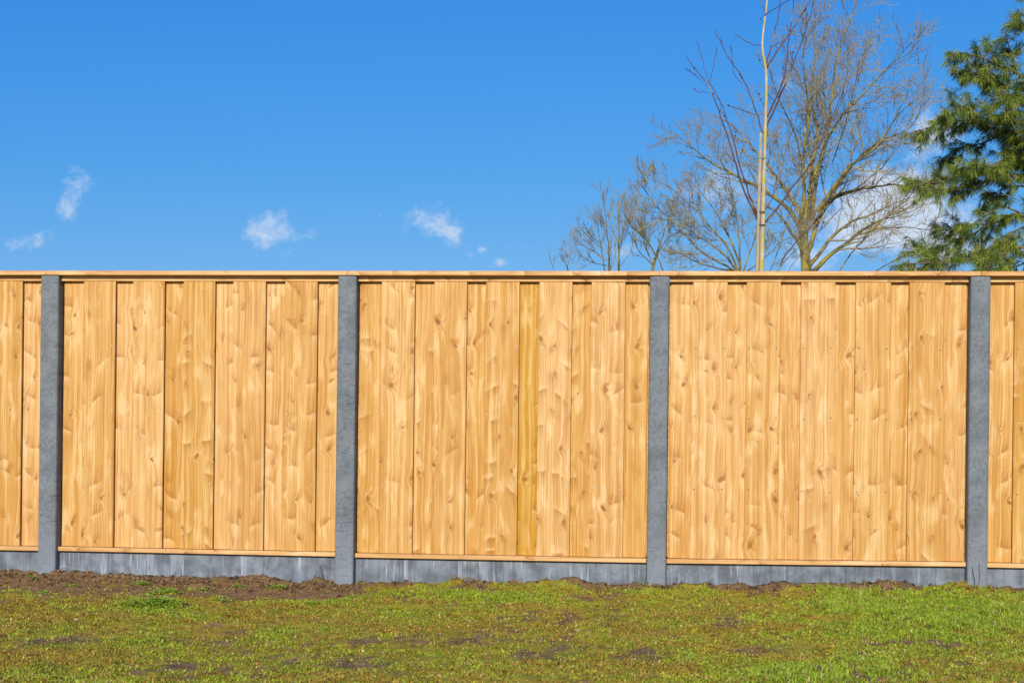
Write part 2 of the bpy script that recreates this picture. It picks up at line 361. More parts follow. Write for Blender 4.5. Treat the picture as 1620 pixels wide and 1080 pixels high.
class Tubes:
    """many tapering tubes in one mesh"""
    def __init__(s): s.V = []; s.Q = []; s.n = 0
    def add(s, pts, rad, sides=5):
        P = np.asarray([tuple(p) for p in pts], float); R = np.asarray(rad, float); k = len(P)
        t = np.gradient(P, axis=0); t /= np.linalg.norm(t, axis=1)[:, None] + 1e-9
        ref = np.array([0.31, 0.87, 0.12]); a = np.cross(t, ref); a /= np.linalg.norm(a, axis=1)[:, None] + 1e-9; b = np.cross(t, a)
        ang = np.arange(sides) * 2 * math.pi / sides
        V = P[:, None, :] + R[:, None, None] * (np.cos(ang)[None, :, None] * a[:, None, :] + np.sin(ang)[None, :, None] * b[:, None, :])
        i = np.arange(k - 1)[:, None] * sides; j = np.arange(sides)[None, :]; j2 = (j + 1) % sides
        q = np.stack([i + j, i + j2, i + sides + j2, i + sides + j], -1).reshape(-1, 4) + s.n
        s.V.append(V.reshape(-1, 3)); s.Q.append(q); s.n += k * sides
    def build(s, name, origin=(0, 0, 0)):
        return from_arrays(name, np.concatenate(s.V) - np.asarray(origin), np.concatenate(s.Q), 4, True)

# ------------------------------------------------------------------ ground
# where the soil meets the fence, read along the photograph
SOIL = [(0, 902), (57, 903), (93, 905), (124, 905), (194, 908), (259, 913), (311, 915), (363, 913), (400, 911), (426, 911), (452, 918), (485, 921), (504, 911), (527, 920),
        (545, 926), (566, 925), (607, 923), (646, 918), (685, 923), (732, 915), (763, 918), (800, 921), (872, 918), (909, 912), (945, 922), (1023, 923), (1040, 925), (1072, 920), (1111, 922),
        (1189, 926), (1234, 922), (1309, 922), (1335, 921), (1381, 920), (1392, 914), (1423, 918), (1444, 926), (1485, 925), (1524, 917), (1534, 925), (1563, 928), (1620, 929)]
sp = [at(px, py, 0.0) for px, py in SOIL]
SX, SZ = np.array([p.x for p in sp]), np.array([p.z for p in sp])
def vnoise(x, y, s, seed):                      # smooth value noise on arrays
    r = np.random.default_rng(seed).random((257, 257))
    X, Y = x * s + 1000.37, y * s + 1000.71
    i, j = np.floor(X).astype(int), np.floor(Y).astype(int); fx, fy = X - i, Y - j
    fx, fy = fx * fx * (3 - 2 * fx), fy * fy * (3 - 2 * fy)
    i %= 256; j %= 256
    return (r[i, j] * (1 - fx) + r[i + 1, j] * fx) * (1 - fy) + (r[i, j + 1] * (1 - fx) + r[i + 1, j + 1] * fx) * fy
def fbm(x, y, s, seed, o=4):
    return sum(vnoise(x, y, s * 2 ** k, seed + k) * 0.5 ** (k + 1) for k in range(o)) / (1 - 0.5 ** o)
def gz(x, y):
    x, y = np.asarray(x, float), np.asarray(y, float)
    prof = np.interp(x, SX, SZ)
    smoothp = np.interp(x, [-2, 0, 1.9, 3.8, 5.8, 8], [0.052, 0.050, 0.028, 0.042, 0.062, 0.062])
    near = np.exp(-np.abs(y + 0.02) / 0.10)
    z = smoothp * 1.0 + (prof - smoothp) * near
    far = np.clip(-y / 2.0, 0, 1)
    z += (fbm(x, y, 1.3, 5) - 0.5) * 0.05 * far + (fbm(x, y, 9.0, 6) - 0.5) * (0.036 + 0.03 * np.exp(-np.abs(y) / 0.25) * (1 - near))
    z += (fbm(x, y, 28.0, 8, 2) - 0.5) * (0.018 + 0.020 * np.exp(-np.abs(y) / 0.3))
    out = np.clip((np.hypot(x - 3, y + 2) - 8) / 10, 0, 1)
    return z * (1 - out) + 0.03 * out
def bare(x, y):                                 # 0 overgrown, 1 open soil
    px, py = pix(x, y, gz(x, y))
    soil_edge = np.interp(px, [-50, 0, 80, 230, 330, 420, 540, 600, 700, 900, 950, 1080, 1200, 1350, 1430, 1520, 1620], [924, 924, 927, 934, 936, 938, 940, 931, 928, 928, 932, 932, 931, 930, 932, 935, 938])
    b = 1 / (1 + np.exp((py - soil_edge + (fbm(x, y * .5, 2.2, 91, 3) - .45) * 62 + (fbm(x, y * .7, 11.0, 93, 3) - .5) * 34) / 4.0))
    for cx, cy2, rx, ry, wt in ((120, 930, 70, 8, .8), (450, 940, 70, 9, .8), (90, 1012, 90, 12, .5), (270, 1060, 90, 14, .5), (620, 1012, 60, 8, .45), (730, 1010, 90, 14, .5), (870, 1035, 110, 14, .55), (560, 1050, 70, 10, .4),
                             (1190, 1030, 50, 9, .65), (1400, 1020, 70, 9, .5), (1540, 1025, 45, 12, .6), (1470, 1015, 40, 8, .5), (640, 948, 40, 7, .6), (900, 945, 30, 5, .4), (1405, 955, 22, 5, .5), (1000, 1040, 80, 12, .35), (1040, 1030, 60, 8, .5), (1320, 1070, 90, 10, .4)):
        b = b + wt * np.exp(-((px - cx) / rx) ** 2 - ((py - cy2) / ry) ** 2)
    n = fbm(x, y * .45, 3.0, 31) - 0.5
    n2 = fbm(x, y * .6, 16.0, 37, 3) - 0.5
    return np.clip(b + .17 + n * 1.15 + n2 * 1.25, 0, 1), px, py
def axis(lo, hi, step, far):
    a = list(np.arange(lo, hi + 1e-6, step)); s = step; p = hi; q = lo; up_, dn = [], []
    while p < far: s *= 1.35; p += s; q -= s; up_.append(p); dn.append(q)
    return np.array(dn[::-1] + a + up_)
ax, ay = axis(-1.6, 7.8, 0.028, 900), axis(-5.4, 0.16, 0.026, 900)
GX, GY = np.meshgrid(ax, ay); gx, gy = GX.ravel(), GY.ravel()
gV = np.stack([gx, gy, gz(gx, gy)], 1)
nx, ny = len(ax), len(ay)
ii = (np.arange(ny - 1)[:, None] * nx + np.arange(nx - 1)[None, :]).ravel()
gme = from_arrays('ground', gV, np.stack([ii, ii + 1, ii + nx + 1, ii + nx], 1), 4, True)
bb, _, _ = bare(gx, gy)
inside = (gy > -6.5) & (gy < 0.3) & (np.abs(gx - 3) < 8)
cov = np.where(inside, 1 - bb, 0.7).astype(np.float32)
at_ = gme.attributes.new('cover', 'FLOAT', 'POINT'); at_.data.foreach_set('value', cov)
link('ground', gme, M['ground'], kind='structure')

# ------------------------------------------------------------------ fence
fence = link('fence', None, None, None, (at(72, 905, 0).x, 0, 0), label='golden timber board fence with grey concrete posts and base plates behind the lawn', category='fence')
FX = fence.location.x
def fpart(name, me, mat, parent=fence, loc=(0, 0, 0), **k):
    """loc in world coordinates; every fence piece is unrotated"""
    o = link(name, me, mat, parent, **k)
    w0 = Vector(loc); p = parent; off = Vector((0, 0, 0))
    while p is not None: off += p.location; p = p.parent
    o.location = w0 - off
    return o
def seeded(o, tone=None, pith=None):
    o.color = (random.random(), random.random() if pith is None else pith, random.uniform(.2, .7) if tone is None else tone, random.choice((0.0, 1.0)) if random.random() < .5 else 1.0)
POST_F, POST_B = -0.045, 0.092
# front edges of the posts half way up: (left, right) in photo pixels
POSTS = [(61.8, 89.5), (532, 561.2), (1025.5, 1056.5), (1533, 1565.5)]
CAPZ = 1.984
pc = []
for i, (l, r) in enumerate(POSTS):
    a, b = at(l, 672, POST_F).x, at(r, 672, POST_F).x; pc.append(((a + b) / 2, 0.119))
PITCH = (pc[3][0] - pc[0][0]) / 3
pc = [(pc[0][0] - PITCH, 0.119)] + pc + [(pc[3][0] + PITCH, 0.119)]
for i, (cx, wd) in enumerate(pc):
    top = CAPZ - 0.0285
    bm = bmesh.new(); hw = wd / 2; c = 0.014
    prof = [(-hw, POST_B), (-hw, POST_F + c), (-hw + c * .30, POST_F + c * .30), (-hw + c, POST_F), (hw - c, POST_F), (hw - c * .30, POST_F + c * .30), (hw, POST_F + c), (hw, POST_B)]
    rings = []
    for z, sx, yoff in ((-0.25, 1, 0), (0.10, 1, 0), (0.55, 1.0, 0), (1.0, 1.0, 0), (1.5, 1.0, 0), (top - 0.016, 1, 0), (top - 0.005, .985, 0.003), (top, .93, 0.010)):
        j = [random.uniform(-.0008, .0008) for _ in prof]
        rings.append([bm.verts.new((x * sx + e, y + (yoff if y < 0 else 0), z)) for (x, y), e in zip(prof, j)])
    for ra, rb in zip(rings, rings[1:]):
        for k in range(len(prof)): bm.faces.new((ra[k], ra[(k + 1) % 8], rb[(k + 1) % 8], rb[k]))
    bm.faces.new(rings[-1]); bm.faces.new(rings[0][::-1]); bmesh.ops.recalc_face_normals(bm, faces=bm.faces[:])
    me = bpy.data.meshes.new('concrete_post'); bm.to_mesh(me); bm.free()
    fpart('concrete_post', me, M['post'], loc=(cx, 0, 0))

FRONT, BACK, TH = 0.0, 0.030, 0.017
SUBZ = at(810, 445.3, -0.003).z                 # underside of the thin rail below the cap
# pixel columns (at row 500) where front boards start and end in each panel, and rail bottoms at the two ends
PANELS = [dict(f=[(-388, -338), (-308, -258), (-230, -180), (-150, -100), (-71, -17), (-17, 36)], z=(858, 868.5)),
          dict(f=[(132, 182.5), (210, 260), (289.5, 340), (368.5, 420), (450.5, 502)], z=(871, 880)),
          dict(f=[(603.5, 656), (686.5, 738.5), (768.5, 821.5), (852.5, 905), (935.5, 989)], z=(881.5, 890)),
          dict(f=[(1096, 1151), (1181, 1235), (1267, 1321.5), (1353.5, 1409.5), (1438.5, 1494.5)], z=(890.8, 896)),
          dict(f=[(1605.5, 1662), (1692, 1749), (1780, 1836), (1867, 1924), (1953, 2010)], z=(897, 901))]
PANELS[0]['f'] = [(-350, -300), (-271, -221), (-191, -141), (-112, -62), (-16, 35)]
NAILROWS = (549, 657, 770)
for k, pn in enumerate(PANELS):
    xl, xr = pc[k][0] + pc[k][1] / 2, pc[k + 1][0] - pc[k + 1][1] / 2       # faces of the two posts
    xm, wd = (xl + xr) / 2, xr - xl
    if k == 0: zl, zr = 0.200, 0.200
    elif k == 4: zl, zr = 0.205, 0.205
    else:
        pl, pr = [ (at(c, r, -0.012).z) for c, r in zip((POSTS[k - 1][1] + 4, POSTS[k][0] - 2), pn['z'])]; zl, zr = pl, pr
    def zb(x): return zl + (zr - zl) * (x - xl) / wd
    rt = 0.027                                   # bottom rail height
    # concrete base plate, standing in the soil under the panel
    me = box(xl + .002 - xm, xr - .002 - xm, 0.016, 0.056, -0.22, 0.0, 0.004, 1, lambda v: setattr(v.co, 'z', v.co.z + (zb(v.co.x + xm) - .002 if v.co.z > -.1 else 0)))
    fpart('base_plate', me, M['plate'], loc=(xm, 0, 0))
    # rails the boards are nailed to: the panel's own frame
    bm = bmesh.new()
    def addb(x0, x1, y0, y1, z0, z1):
        r = bmesh.ops.create_cube(bm, size=1)['verts']
        for v in r: v.co = ((x0 + x1) / 2 + v.co.x * (x1 - x0), (y0 + y1) / 2 + v.co.y * (y1 - y0), (z0 + z1) / 2 + v.co.z * (z1 - z0))
    zmid = [at(810, r, 0.02).z for r in NAILROWS]
    for z in zmid:
        addb(-wd / 2 + .045, wd / 2 - .045, BACK + TH + .003, BACK + TH + .028, z - .03, z + .03)
        for a, b in pn['f']:
            ea, eb = at(a, 500, FRONT).x - xm, at(b, 500, FRONT).x - xm
            addb(ea + .012, eb - .012, FRONT + TH + .003, BACK - .0005, z - .03, z + .03)
    for sgn in (-1, 1): addb(sgn * (wd / 2 - .022) - .021, sgn * (wd / 2 - .022) + .021, BACK + TH + .001, BACK + TH + .030, .231, CAPZ - .06)
    me = bpy.data.meshes.new('fence_panel'); bm.to_mesh(me); bm.free()
    panel = fpart('fence_panel', me, M['rail'], loc=(xm, 0, 0)); seeded(panel)
    me = box(-wd / 2 + .003, wd / 2 - .003, -0.012, 0.052, 0.0, rt, 0.002, 1, lambda v: setattr(v.co, 'z', v.co.z + zb(v.co.x + xm)))
    o = fpart('bottom_rail', me, M['rail'], panel, (xm, 0, 0)); seeded(o, -0.8)
    me = box(-wd / 2 + .004, wd / 2 - .004, -0.003, BACK - .0015, 0, CAPZ - .0295 - SUBZ, 0.0015)
    o = fpart('top_rail', me, M['rail'], panel, (xm, 0, SUBZ)); seeded(o, -0.3)
    # boards: the outer layer as read from the photograph, the inner layer bridging the gaps
    edges = []
    for a, b in pn['f']:
        if k in (0, 4): edges.append((at(a, 500, FRONT).x, at(b, 500, FRONT).x))
        else: edges.append((at(a, 500, FRONT).x, at(b, 500, FRONT).x))
    zf0 = min(zl, zr) + rt + .0015
    nails = []
    for n, (a, b) in enumerate(edges):
        cx, bw = (a + b) / 2, b - a
        z0 = zb(cx) + rt + .002
        me = box(-bw / 2, bw / 2, 0, TH, 0, SUBZ - .001 - z0, 0.0025)
        o = fpart('front_board', me, M['board'], panel, (cx, FRONT + random.uniform(0, .0015), z0)); seeded(o)
        o.rotation_euler.z = random.uniform(-.006, .006)
        for z in zmid:
            for s in (-1, 1): nails.append((cx + s * (bw / 2 - random.uniform(.016, .026)), z + random.uniform(-.006, .006)))
    bl = [xl + .012] + [b for a, b in edges]; br = [a for a, b in edges] + [xr - .008]
    for n, (a, b) in enumerate(zip(bl, br)):
        a2, b2 = a - (0 if n == 0 else .028), b + (0 if n == len(bl) - 1 else .028)
        cx, bw = (a2 + b2) / 2, b2 - a2; z0 = zb(cx) + rt + .002
        if bw < .05: continue
        me = box(-bw / 2, bw / 2, 0, TH, 0, CAPZ - .034 - z0, 0.0025)
        o = fpart('back_board', me, M['board'], panel, (cx, BACK + random.uniform(0, .001), z0)); seeded(o)
        if k == 2 and n == 3:
            o.color = (0.37, 0.5, 1.25, 1.0); o['label'] = 'slightly yellower inner board'
    bm = bmesh.new()
    for (nxp, nz) in nails:
        r = bmesh.ops.create_cone(bm, cap_ends=True, segments=6, radius1=.0046, radius2=.0038, depth=.002)['verts']
        bmesh.ops.rotate(bm, verts=r, cent=(0, 0, 0), matrix=Matrix.Rotation(math.pi / 2, 3, 'X'))
        bmesh.ops.translate(bm, verts=r, vec=(nxp - xm, -.0006, nz))
    me = bpy.data.meshes.new('nail'); bm.to_mesh(me); bm.free()
    fpart('nail_heads', me, M['nail'] if k < 3 else M['nail_dark'], panel, (xm, 0, 0), kind='stuff')
    # cap: one length per panel, butted over the posts
    ca, cb = pc[k][0] + .0006, pc[k + 1][0] - .0006
    if k == 1: ca -= .022
    if k == 0: cb -= .022
    me = box(ca - xm, cb - xm, -0.050, 0.112, 0, .028, 0.003, 1)
    o = fpart('cap_rail', me, M['rail'], fence, (xm, 0, CAPZ - .028)); seeded(o, 0.0)

# ------------------------------------------------------------------ trees behind the fence
def polyline(pxs, Y, spread, jitter=0.0, n=None):
    """a limb drawn through photo pixels, bending away from the plane y = Y as it goes out"""
    k = len(pxs); out = []
    for i, (px, py) in enumerate(pxs):
        t = i / max(1, k - 1); out.append(at(px, py, Y + spread * t))
    P = np.array([tuple(p) for p in out]); m = n or max(6, 3 * k)
    s = np.concatenate([[0], np.cumsum(np.linalg.norm(np.diff(P, axis=0), axis=1))]); u = np.linspace(0, s[-1], m)
    Q = np.stack([np.interp(u, s, P[:, a]) for a in range(3)], 1)
    for _ in range(2): Q[1:-1] = (Q[:-2] + 2 * Q[1:-1] + Q[2:]) / 4
    if jitter: Q[1:] += rng.normal(0, jitter, Q[1:].shape)
    return Q
def sprout(T, P, r0, r1, spacing, lmin, lmax, ang, upw, levels, minr, start=0.15, sides=4, buds=None, wig=0.10):
    """side shoots along P, and shoots on those"""
    s = np.concatenate([[0], np.cumsum(np.linalg.norm(np.diff(P, axis=0), axis=1))]); L = s[-1]
    u = start * L + random.random() * spacing
    while u < L:
        i = min(len(P) - 2, int(np.searchsorted(s, u)) - 1); i = max(0, i)
        t = (u - s[i]) / (s[i + 1] - s[i] + 1e-9); base = P[i] * (1 - t) + P[i + 1] * t
        tan = P[i + 1] - P[i]; tan = tan / (np.linalg.norm(tan) + 1e-9)
        ax_ = rng.normal(size=3); ax_ -= tan * ax_.dot(tan); ax_ /= np.linalg.norm(ax_) + 1e-9
        a = math.radians(random.uniform(*ang)); d = tan * math.cos(a) + ax_ * math.sin(a)
        f = 1 - u / L
        ln = random.uniform(lmin, lmax) * (0.35 + 0.75 * f)
        rb = max(minr, (r0 * f + r1 * (1 - f)) * random.uniform(.42, .62)); n = 5
        Q = [base]
        for k in range(n):
            d = d + rng.normal(0, wig, 3) + np.array([0, 0, upw]) * (1.0 / n); d /= np.linalg.norm(d)
            Q.append(Q[-1] + d * ln / n)
        Q = np.array(Q); R = np.linspace(rb, max(minr * .7, rb * .25), len(Q))
        T.add(Q, R, sides if rb > .006 else 3)
        if buds is not None and levels <= 1: buds.append(Q[-1]); buds.append(Q[3])
        if levels > 1: sprout(T, Q, rb, R[-1], spacing * .62, lmin * .55, lmax * .55, ang, upw, levels - 1, minr, .2, 3, buds, wig)
        u += spacing * random.uniform(.55, 1.5)
def bare_tree(name, label, Y, trunk, tr, limbs, lr, mats, tw, group=None, spread=1.2, ext=None):
    """trunk and limbs follow the photograph, finer wood grows from them"""
    P = polyline(trunk, Y, 0.0); base = P[0].copy(); base[2] = 0.0
    foot = np.stack([base + np.array([0.0, 0, -.10]), base + np.array([0, 0, .05]), base * .6 + P[0] * .4])
    full = np.concatenate([foot, P]); zt = full[:, 2] / full[-1, 2]
    o = link(name, None, None, None, (base[0], base[1], 0.02), label=label, category='tree')
    if group: o['group'] = group
    org = (base[0], base[1], 0.02)
    tb = Tubes(); R = np.linspace(tr[0], tr[1], len(full)); R[0] *= 1.35; R[1] *= 1.15
    tb.add(full, R, 10); link('trunk', tb.build('trunk', org), mats[0], o)
    lb, tg = Tubes(), Tubes(); buds = [] if len(mats) > 3 else None
    for li, L in enumerate(limbs):
        sp_ = random.uniform(-spread, spread); Q = polyline(L, Y, sp_, .004)
        pxl = sum(math.dist(a, b) for a, b in zip(L, L[1:])); k = min(1.0, pxl / 330 + .25)
        ra, rb = lr[0] * k * random.uniform(.8, 1.1), lr[1]
        gap = min(math.dist(L[0], t) for t in [(P_, Q_) for P_, Q_ in trunk] + [((a[0] + b[0]) / 2, (a[1] + b[1]) / 2) for a, b in zip(trunk, trunk[1:])])
        if gap > 28: ra *= .42
        tt = np.linspace(0, 1, len(Q)); Rl = rb + (ra - rb) * (1 - tt) ** 1.35
        if gap > 28: Rl[0] *= .5
        lb.add(Q, Rl, 6)
        sprout(tg, Q, ra, rb, tw['sp'], tw['l0'] * k, tw['l1'] * k, tw['ang'], tw['up'], tw['lev'], tw['r'], tw.get('st', .22), 4, buds, tw.get('wig', .1))
    sprout(tg, P, tr[1] * 1.5, tr[1] * .6, tw['sp'] * 1.5, tw['l0'], tw['l1'], tw['ang'], tw['up'], tw['lev'], tw['r'], .25, 4, buds)
    link('limb', lb.build('limb', org), mats[1], o); link('twigs', tg.build('twigs', org), mats[2], o, kind='stuff')
    if buds:
        V, Fq = [], []
        for b in buds:
            if random.random() > .8: continue
            r = random.uniform(.006, .012); n0 = len(V)
            for dx_, dy_, dz_ in ((0, 0, 1.5), (1, 0, 0), (0, 1, 0), (-1, 0, 0), (0, -1, 0), (0, 0, -1)): V.append((b[0] + dx_ * r - org[0], b[1] + dy_ * r - org[1], b[2] + dz_ * r - org[2]))
            for a in range(4):
                c = 1 + (a + 1) % 4; Fq += [(n0, n0 + 1 + a, n0 + c), (n0 + 5, n0 + c, n0 + 1 + a)]
        link('buds', from_arrays('buds', V, Fq, 3), M['bud'], o, kind='stuff')
    return o

# the thick lichened tree with many stems
MAIN = [[(1270, 385), (1267, 345), (1274, 300), (1270, 265), (1272, 230), (1281, 190), (1276, 150), (1270, 100), (1273, 55), (1276, 20)],
        [(1275, 410), (1284, 385), (1292, 352), (1309, 322), (1323, 300), (1346, 262), (1372, 238), (1402, 218), (1440, 208), (1462, 160)],
        [(1277, 350), (1283, 290), (1286, 250), (1294, 212), (1291, 188), (1284, 176), (1282, 130), (1290, 90), (1297, 55)],
        [(1284, 350), (1290, 292), (1301, 242), (1313, 211), (1332, 182), (1361, 155), (1396, 115), (1430, 82), (1442, 66)],
        [(1279, 305), (1297, 256), (1310, 215), (1316, 150), (1321, 100), (1335, 62), (1346, 30), (1358, 0)],
        [(1272, 275), (1262, 226), (1250, 192), (1238, 172), (1225, 140), (1218, 105)],
        [(1269, 342), (1255, 318), (1240, 296), (1221, 271), (1200, 243), (1176, 216), (1150, 192), (1128, 182)],
        [(1268, 362), (1245, 326), (1216, 306), (1190, 291), (1150, 271), (1120, 256), (1096, 233), (1066, 210)],
        [(1272, 408), (1262, 381), (1245, 356), (1228, 332), (1205, 325), (1180, 310)],
        [(1277, 440), (1311, 405), (1340, 385), (1356, 370), (1386, 350), (1406, 342), (1440, 330), (1470, 296)],
        [(1356, 372), (1390, 362), (1430, 358), (1484, 366), (1510, 360)],
        [(1326, 432), (1350, 396), (1380, 361), (1411, 335), (1442, 311), (1460, 280)],
        [(1300, 330), (1320, 312), (1350, 301), (1390, 295), (1421, 290), (1446, 300), (1480, 296)],
        [(1292, 335), (1321, 292), (1350, 256), (1386, 236), (1420, 180), (1448, 158)],
        [(1278, 425), (1300, 396), (1318, 372), (1346, 350), (1380, 340), (1420, 318), (1446, 312)],
        [(1352, 155), (1362, 110), (1370, 70), (1380, 42)], [(1316, 260), (1336, 200), (1352, 140), (1360, 95)],
        [(1380, 432), (1410, 414), (1440, 402), (1475, 385), (1505, 368)], [(1400, 432), (1440, 426), (1480, 420), (1530, 400)]]
bare_tree('bare_tree', 'tall bare spreading tree with thick yellow lichened trunk and many stems behind fence', 13.0,
          [(1277, 445), (1275, 415), (1272, 385), (1271, 352), (1274, 318)], (.090, .050), MAIN, (.036, .0055), (M['bark_lichen'], M['bark_lichen'], M['twig_tan']),
          dict(sp=.135, l0=.45, l1=1.25, ang=(22, 62), up=.30, lev=3, r=.0034, wig=.13), spread=1.6)
# low shrub to its left
bare_tree('bare_shrub', 'low bare shrub with olive stems arching out to one side behind fence', 10.5,
          [(1168, 440), (1167, 432), (1166, 424)], (.045, .030),
          [[(1166, 430), (1140, 416), (1111, 401), (1091, 381), (1066, 351), (1041, 331), (1020, 300), (1006, 285)], [(1166, 428), (1150, 406), (1125, 386), (1100, 371), (1076, 356), (1056, 348), (1030, 345)],
           [(1168, 428), (1155, 396), (1140, 376), (1120, 356), (1101, 331), (1081, 316), (1064, 298), (1040, 286)], [(1171, 430), (1170, 382), (1166, 341), (1157, 301), (1150, 270)],
           [(1172, 424), (1161, 391), (1141, 351), (1131, 331), (1104, 300), (1090, 285)], [(1160, 428), (1130, 424), (1096, 412), (1075, 400), (1050, 398)], [(1176, 430), (1190, 390), (1204, 350), (1206, 320)],
           [(1178, 432), (1215, 405), (1236, 380), (1262, 372)], [(1216, 434), (1232, 395), (1245, 350), (1262, 300), (1270, 262)], [(1224, 434), (1252, 400), (1275, 380), (1300, 330)]],
          (.020, .0045), (M['bark_lichen'], M['bark_lichen'], M['twig_tan']), dict(sp=.085, l0=.28, l1=.95, ang=(22, 60), up=.25, lev=3, r=.0032, wig=.13), spread=.9)
# slender trees farther off
FAR = dict(sp=.105, l0=.4, l1=1.25, ang=(16, 45), up=.5, lev=3, r=.0036, wig=.08)
bare_tree('bare_sapling', 'slender bare sapling with leaning forked stem beside the arching shrub', 17.0, [(1030, 440), (1034, 418), (1041, 396)], (.034, .024),
          [[(1036, 412), (1044, 384), (1052, 362), (1061, 340), (1068, 305)], [(1038, 405), (1021, 376), (1001, 361), (992, 345)], [(1041, 398), (1056, 376), (1078, 365), (1090, 350)], [(1034, 420), (1010, 398), (1004, 380)], [(1050, 434), (1044, 412), (1028, 390), (1022, 370), (1020, 330)]],
          (.026, .006), (M['bark_lichen'], M['bark_lichen'], M['twig_tan']), FAR, spread=1.0)
bare_tree('bare_sapling', 'single straight thin bare sapling beside a clump of thin stems behind fence', 18.5, [(979, 440), (979, 400), (979.5, 360), (978, 318)], (.028, .008),
          [[(979, 395), (990, 370), (996, 350), (1000, 322)], [(979, 385), (967, 362), (962, 340)], [(979, 425), (1000, 395), (1006, 360)]], (.016, .005), (M['bark_lichen'], M['bark_lichen'], M['twig_tan']), FAR, spread=.8)
bare_tree('bare_sapling', 'bare clump of thin straight stems fanning out, farthest from the green pine', 17.5, [(964, 440), (964, 425), (963.5, 408)], (.030, .018),
          [[(963.5, 410), (962, 375), (958, 345), (955, 308)], [(958, 436), (951, 392), (946, 362), (940, 342)], [(962, 402), (945, 386), (926, 371), (912, 352)], [(960, 412), (940, 398), (920, 388), (907, 374)], [(960, 420), (935, 415), (915, 402)], [(950, 385), (932, 372), (925, 355)]],
          (.022, .005), (M['bark_lichen'], M['bark_lichen'], M['twig_tan']), FAR, spread=.9)
bare_tree('bare_sapling', 'smallest bare sapling, its few twigs just clearing the cap of the fence', 17.0, [(902, 442), (900, 432), (896, 418)], (.018, .010),
          [[(899, 428), (892, 410), (887, 400)], [(920, 434), (906, 414), (894, 398)], [(880, 434), (874, 420), (870, 410)]], (.012, .004), (M['bark_lichen'], M['bark_lichen'], M['twig_tan']), FAR, spread=.5)
# the pale young tree, tied to a stake
YT = 8.0
bare_tree('young_tree', 'young tree with pale yellow spotted trunk and budding red branches tied to a stake', YT,
          [(1204.5, 440), (1206, 380), (1207.5, 330), (1209, 260), (1211, 200), (1212.5, 150), (1212.5, 100), (1205, 86), (1205, 68), (1209, 40), (1213, 10), (1217, -40)], (.033, .007),
          [[(1213, 100), (1219, 78), (1224, 55), (1232, 25), (1236, -10), (1238, -45)],
           [(1213, 108), (1226, 86), (1241, 66), (1255, 44), (1276, 10), (1292, -18)], [(1209, 25), (1226, 14), (1246, 2), (1262, -12)],
           [(1205, 72), (1190, 70), (1174, 62), (1162, 53)], [(1219, 74), (1232, 70), (1245, 60), (1256, 48)], [(1211, 28), (1206, 5), (1196, -4)],
           [(1204, 354), (1190, 330), (1176, 300), (1164, 262), (1150, 212), (1136, 172), (1122, 134), (1104, 116), (1086, 90)], [(1122, 134), (1113, 100), (1103, 66)], [(1122, 134), (1130, 100), (1135, 74)], [(1120, 140), (1100, 118), (1084, 108)], [(1124, 146), (1108, 146), (1098, 142)],
           [(1203, 350), (1184, 306), (1168, 256), (1158, 212), (1146, 176), (1134, 146), (1120, 128)],
           [(1208, 212), (1198, 184), (1187, 150), (1175, 122), (1160, 102), (1148, 86), (1131, 48)], [(1183, 146), (1168, 126), (1160, 118), (1157, 74)], [(1195, 182), (1176, 175), (1150, 166)],
           [(1206, 356), (1225, 337), (1246, 306), (1264, 284), (1286, 250), (1303, 214), (1318, 182), (1332, 150), (1347, 108)], [(1290, 244), (1310, 206), (1330, 165), (1340, 118)], [(1207, 338), (1222, 316), (1227, 288), (1232, 262)],
           [(1212, 202), (1226, 170), (1240, 140), (1256, 100), (1268, 66), (1284, 18), (1290, -12)], [(1213, 186), (1229, 156), (1242, 120), (1247, 70), (1254, 20), (1256, -12)],
           [(1230, 432), (1244, 400), (1262, 380), (1290, 350), (1318, 300)], [(1240, 438), (1262, 408), (1300, 362), (1330, 330)]],
          (.0125, .0042), (M['bark_pale'], M['twig_red'], M['twig_red'], 'buds'), dict(sp=.42, l0=.14, l1=.42, ang=(25, 55), up=.45, lev=1, r=.0036, wig=.10, st=.3), spread=.35)
a, b = at(1197.5, 440, YT - .03), at(1203.6, 211, YT - .03)
st = link('tree_stake', None, None, None, (a.x, a.y, .02), label='weathered wooden stake standing against the young tree', category='stake')
tb = Tubes(); gxy = a + (a - b) * ((a.z - (-.1)) / (b.z - a.z)); tb.add([gxy, a, (a + b) / 2, b, b + Vector((0, 0, .004))], [.022, .021, .020, .0185, .002], 10)
link('pole', tb.build('pole', st.location), M['stake'], st)
tb = Tubes()
for rowp in (250, 335.5, 356):
    c0 = at(1203.5, rowp, YT - .01); ang_ = np.linspace(0, 2 * math.pi, 17)
    tb = Tubes(); tb.add([(c0.x + math.cos(t) * .044, c0.y + math.sin(t) * .040, c0.z + .004 * math.sin(t)) for t in ang_], [.0065] * 17, 5)
    link('tie', tb.build('tie', st.location), M['tie'] if rowp == 250 else M['twig_dark'], st)

